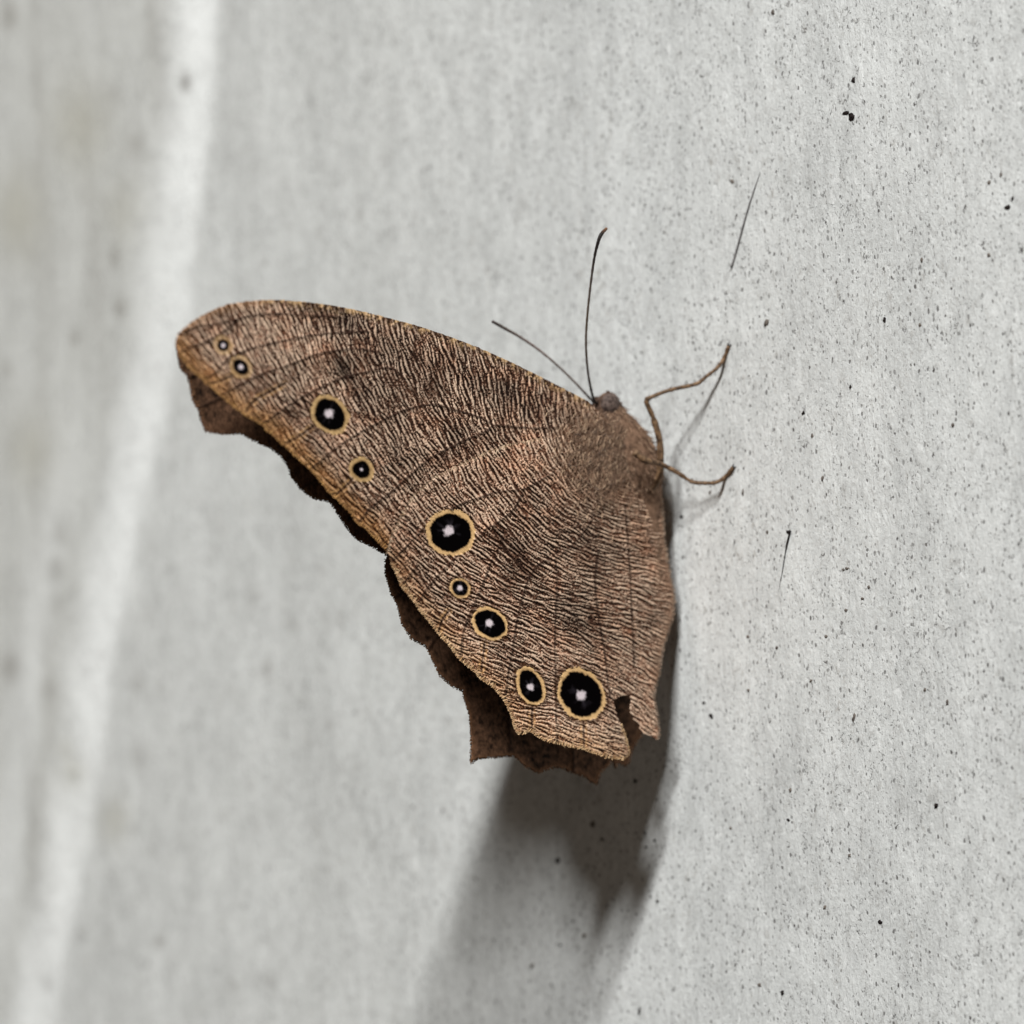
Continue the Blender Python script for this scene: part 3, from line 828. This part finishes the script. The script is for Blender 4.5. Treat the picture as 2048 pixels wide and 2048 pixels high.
far_fw_poly = np.concatenate([sub_poly(FAR_FW, 3.5, 0.8, 8, False), np.array([(840, 1085), (900, 1040), (1000, 990), (1120, 960), (1225, 930), (1240, 880), (1205, 845), (1160, 812), (1061, 762), (957, 714), (853, 677), (770, 655), (666, 632), (563, 622), (459, 630), (400, 650), (366, 672)], float)])
far_hw_poly = np.concatenate([sub_poly(FAR_HW, 3.5, 0.8, 9, False), np.array([(1300, 1300), (1308, 1150), (1300, 1000), (1270, 930), (1215, 890), (1085, 900), (960, 930), (868, 975), (804, 1050)], float)])
ffw = build_far('forewing', far_fw_poly, 'dark brown far forewing showing past the near outer margin', 501,
                [[(300, 790), (384, 752), (470, 715)], [(330, 850), (400, 814), (480, 780)], [(560, 930), (600, 900)], [(590, 985), (650, 950)]], 0.0)
fhw = build_far('hindwing', far_hw_poly, 'dark brown scalloped far hindwing showing below the near hindwing', 521,
                [[(780, 1200), (850, 1160)], [(850, 1310), (868, 1280), (900, 1250)], [(1021, 1500), (1018, 1440), (1015, 1380)], [(943, 1380), (935, 1350)], [(1148, 1550), (1145, 1480)]], 0.15)
fringe(ffw, FAR_FW, None, 'far', 1.5, srgb(70, 48, 36), srgb(126, 92, 66), 34, -1)
fringe(fhw, FAR_HW, None, 'far', 1.5, srgb(76, 54, 40), srgb(150, 116, 88), 35, -1)

# ---- body: one continuous head-thorax-abdomen mesh
def mid_pos(px, py, du=0.0):
    P, d = hit([px], [py], 1, 0, TILT, du)
    return P[0]

BODY = [(1206, 791, .30), (1207, 793, .62), (1209, 800, .90), (1213, 812, 1.02), (1218, 826, 1.04), (1225, 845, 1.4), (1238, 880, 2.05), (1251, 915, 2.3), (1264, 955, 2.15), (1276, 995, 1.75),
        (1284, 1050, 1.5), (1290, 1120, 1.45), (1292, 1200, 1.35), (1288, 1280, 1.15), (1280, 1350, .75), (1276, 1385, .3)]
BP = smooth_line([tuple(mid_pos(x, y, 0.25)) + (r,) for x, y, r in BODY], 4)
Vb, Fb = tube(BP[:, :3], BP[:, 3], 28)
Vb = np.array(Vb)
nb = 0.06 * fbm(Vb[:, 0] * 3 + Vb[:, 1] * 2, Vb[:, 2] * 3, 611, 2)
ctr = np.repeat(BP[:, :3], 28, axis=0)
Vb = Vb + (Vb - ctr) * nb[:, None]
body = mesh_np('body', Vb, Fb, M_BODY, root)

# compound eye on the near side of the head
def ellipsoid(c, ax, rx, ry, nseg=20, nring=14):
    V = []; F = []
    e1, e2, e3 = ax
    for i in range(nring + 1):
        ph = math.pi * i / nring
        for k in range(nseg):
            th = 2 * math.pi * k / nseg
            V.append(c + rx * math.sin(ph) * (e1 * math.cos(th) + e2 * math.sin(th)) + ry * math.cos(ph) * e3)
    for i in range(nring):
        for k in range(nseg):
            k2 = (k + 1) % nseg
            F.append((i * nseg + k, i * nseg + k2, (i + 1) * nseg + k2, (i + 1) * nseg + k))
    return V, F
AX = (np.array([0, 1.0, 0]), np.array([0, 0, 1.0]), np.array([1.0, 0, 0]))
c = mid_pos(1220, 809, 0.78)
V_, F_ = ellipsoid(c, AX, 0.84, 0.66)
eye = mesh_np('eye', V_, F_, M_HEAD, root)
eye['label'] = 'rounded grey-brown compound eye'

# ---- body fur
def body_fur():
    r = np.random.default_rng(71)
    base = []; dirs = []; ln = []; wd = []; col = []
    nseg = len(BP)
    hi = int(nseg * 0.56)
    for _ in range(9000):
        i = r.integers(2, hi)
        k = r.uniform(0, 2 * math.pi)
        ax = BP[min(i + 1, nseg - 1), :3] - BP[i - 1, :3]; ax /= np.linalg.norm(ax)
        a = np.cross(ax, np.array([0.3, 0.9, 0.2])); a /= np.linalg.norm(a); b = np.cross(ax, a)
        rad = a * math.cos(k) + b * math.sin(k)
        if rad @ DIRC < -0.45:
            continue
        p = BP[i, :3] + ax * r.uniform(-0.2, 0.2) + rad * BP[i, 3] * 0.97
        headm = i < 14
        d = ax * r.uniform(0.6, 1.0) + rad * r.uniform(-0.05, 0.16) + r.normal(0, 0.20, 3)
        d /= np.linalg.norm(d)
        base.append(p); dirs.append(d)
        ln.append(r.uniform(0.2, 0.38) if headm else r.uniform(0.4, 0.9))
        wd.append(r.uniform(0.04, 0.09))
        t = r.uniform()
        c0 = srgb(92, 70, 55) if t < 0.35 else (srgb(136, 108, 87) if t < 0.85 else srgb(182, 154, 128))
        if headm: c0 = c0 * np.array([0.62, 0.62, 0.70])
        col.append(c0 * r.uniform(0.8, 1.15))
    # tufts spreading over the roots of the wings
    for _ in range(3400):
        x = r.normal(1228, 50); y = r.normal(902, 50)
        if not inside(np.array([x]), np.array([y]), np.array([(1000, 740), (1178, 808), (1240, 830), (1318, 955), (1322, 1040), (1270, 1100), (1100, 1090), (1000, 900)]))[0]:
            continue
        p = near_pos([x], [y], 0.45)[0]
        e = near_pos([x - 10 + r.normal(0, 9)], [y + 16 + r.normal(0, 9)], 0.45)[0]
        d = e - p; d /= np.linalg.norm(d)
        d = d + np.array([0.10, 0, 0]) * r.uniform(-0.4, 1)
        base.append(p); dirs.append(d); ln.append(r.uniform(0.3, 0.75)); wd.append(r.uniform(0.03, 0.06))
        t = r.uniform()
        c0 = srgb(92, 70, 55) if t < 0.35 else (srgb(136, 109, 88) if t < 0.85 else srgb(188, 160, 132))
        col.append(c0 * r.uniform(0.8, 1.15))
    base = np.array(base); dirs = np.array(dirs)
    ribbon_hairs('fur', base, dirs, np.array(ln), np.array(wd), np.array(col), body, M_FUR, r.normal(0, 0.22, base.shape), 72)
body_fur()

# ---- antennae
def antenna(pts, rads, cols, seed):
    P = smooth_line([tuple(mid_pos(x, y, u)) for x, y, u in pts], 8)
    t = np.linspace(0, 1, len(P))
    rad = np.interp(t, np.linspace(0, 1, len(rads)), rads)
    # faint rings of the segments
    rad = rad * (1 + 0.10 * np.sin(np.arange(len(P)) * 2.4))
    V, F = tube(P, rad, 10)
    C = np.stack([np.interp(np.repeat(t, 10), np.linspace(0, 1, len(cols)), [c[i] for c in cols]) for i in range(3)], 1)
    return mesh_np('antenna', np.array(V), F, M_ANT, root, C)
g1, g2, g3 = srgb(50, 44, 42), srgb(98, 88, 82), srgb(30, 24, 22)
antenna([(1193, 806, 0.35), (1186, 795, .6), (1176, 745, 1.8), (1172, 690, 3.4), (1174, 640, 4.6), (1180, 580, 5.8), (1188, 520, 6.8), (1196, 485, 7.4), (1203, 468, 7.6), (1213, 457, 7.6)],
        [.12, .10, .085, .085, .085, .085, .095, .12, .135, .10], [g1, g1, g2, srgb(112, 98, 84), srgb(104, 90, 76), g2, g1, g3, g3, srgb(120, 84, 60)], 1)
antenna([(1191, 808, 0.0), (1180, 797, -.3), (1150, 765, -1.0), (1115, 731, -1.8), (1078, 700, -2.4), (1040, 674, -2.8), (1010, 657, -3.0), (985, 643, -3.0)],
        [.12, .10, .085, .085, .09, .10, .12, .115], [g1, g1, g2, g2, srgb(122, 104, 98), srgb(112, 98, 92), g2, srgb(84, 76, 74)], 2)

# ---- legs
def leg(pts, rads, seed):
    P = smooth_line(pts, 6)
    t = np.linspace(0, 1, len(P))
    rad = np.interp(t, np.linspace(0, 1, len(rads)), rads) * (1 + 0.09 * np.random.default_rng(seed).normal(size=len(P)))
    V, F = tube(P, rad, 10)
    o = mesh_np('leg', np.array(V), F, M_LEG, root)
    rs = np.random.default_rng(seed + 50)
    ii = rs.integers(len(P) // 3, len(P) - 2, 70)
    tn = P[ii + 1] - P[ii]; tn /= np.linalg.norm(tn, axis=1)[:, None]
    rd = rs.normal(size=(70, 3)); rd -= tn * (rd * tn).sum(1)[:, None]; rd /= np.linalg.norm(rd, axis=1)[:, None]
    dv = tn * 0.8 + rd * 0.6; dv /= np.linalg.norm(dv, axis=1)[:, None]
    ribbon_hairs('spines', P[ii] + rd * rad[ii][:, None] * 0.8, dv, rs.uniform(0.14, 0.30, 70), rs.uniform(0.03, 0.05, 70), np.tile(srgb(70, 50, 36), (70, 1)), o, M_FUR, rs.normal(0, 0.1, (70, 3)), seed)
    # two claws gripping the paint
    e = P[-1]; dv = P[-1] - P[-4]; dv /= np.linalg.norm(dv)
    for s in (-1, 1):
        sd = np.cross(dv, np.array([0, 1.0, 0])); sd /= np.linalg.norm(sd)
        q = [e - dv * 0.1, e + dv * 0.12 + sd * 0.12 * s, e + dv * 0.22 + sd * 0.16 * s + np.array([0, 0.10, 0])]
        Vc, Fc = tube(q, [0.07, 0.05, 0.015], 6)
        mesh_np('claw', np.array(Vc), Fc, M_SPECK, o)
    return o
def up_(x, y, u):
    P, d = hit([x], [y], 1, 0, 0, u); return tuple(P[0])
def foot(x, y, lift): return tuple(on_wall(x, y, lift))
leg([up_(1300, 985, 1.6), up_(1318, 955, 2.2), up_(1321, 925, 2.5), up_(1319, 880, 2.6), up_(1306, 835, 2.5), up_(1293, 803, 2.5), up_(1301, 795, 2.7), up_(1340, 780, 3.6), up_(1392, 768, 4.75), up_(1410, 755, 5.2), up_(1435, 735, 5.9), foot(1449, 715, .13), foot(1457, 692, .10)],
    [.22, .27, .27, .25, .22, .17, .155, .15, .145, .13, .13, .15, .15], 1)
leg([up_(1268, 905, 2.6), up_(1292, 921, 3.0), up_(1312, 925, 3.05), up_(1330, 932, 3.1), up_(1358, 947, 3.75), up_(1383, 963, 4.35), up_(1408, 966, 5.1), up_(1432, 965, 5.95), foot(1449, 955, .14), foot(1460, 944, .11), foot(1466, 935, .10)],
    [.26, .24, .20, .18, .16, .14, .14, .14, .15, .16, .15], 2)

# ------------------------------------------------------------------ hairs stuck to the paint
def bristle(name, pts, rads, label, mat, knob=False):
    P = smooth_line([tuple(on_wall(x, y, l)) for x, y, l in pts], 5)
    t = np.linspace(0, 1, len(P))
    rad = np.interp(t, np.linspace(0, 1, len(rads)), rads)
    V, F = tube(P, rad, 8)
    o = mesh_np(name, np.array(V), F, mat)
    o['label'] = label
    o['category'] = 'bristle'
    o['group'] = 'bristles stuck to the wall paint'
    return o
bristle('bristle', [(1463, 536, .05), (1474, 498, .06), (1487, 450, .06), (1500, 405, .06), (1511, 372, .04), (1521, 344, .0)], [.085, .08, .07, .06, .045, .02],
        'straight thin grey bristle stuck to the wall above the front leg', M_BRIS)
bristle('bristle', [(1580, 1061, .06), (1578, 1072, .06), (1574, 1088, .06), (1570, 1110, .03), (1566, 1135, .03), (1562, 1158, .02), (1557, 1183, 0)], [.10, .075, .085, .035, .04, .022, .012],
        'tiny black-headed bristle with a fine tail beside the butterfly body', M_SPECK)
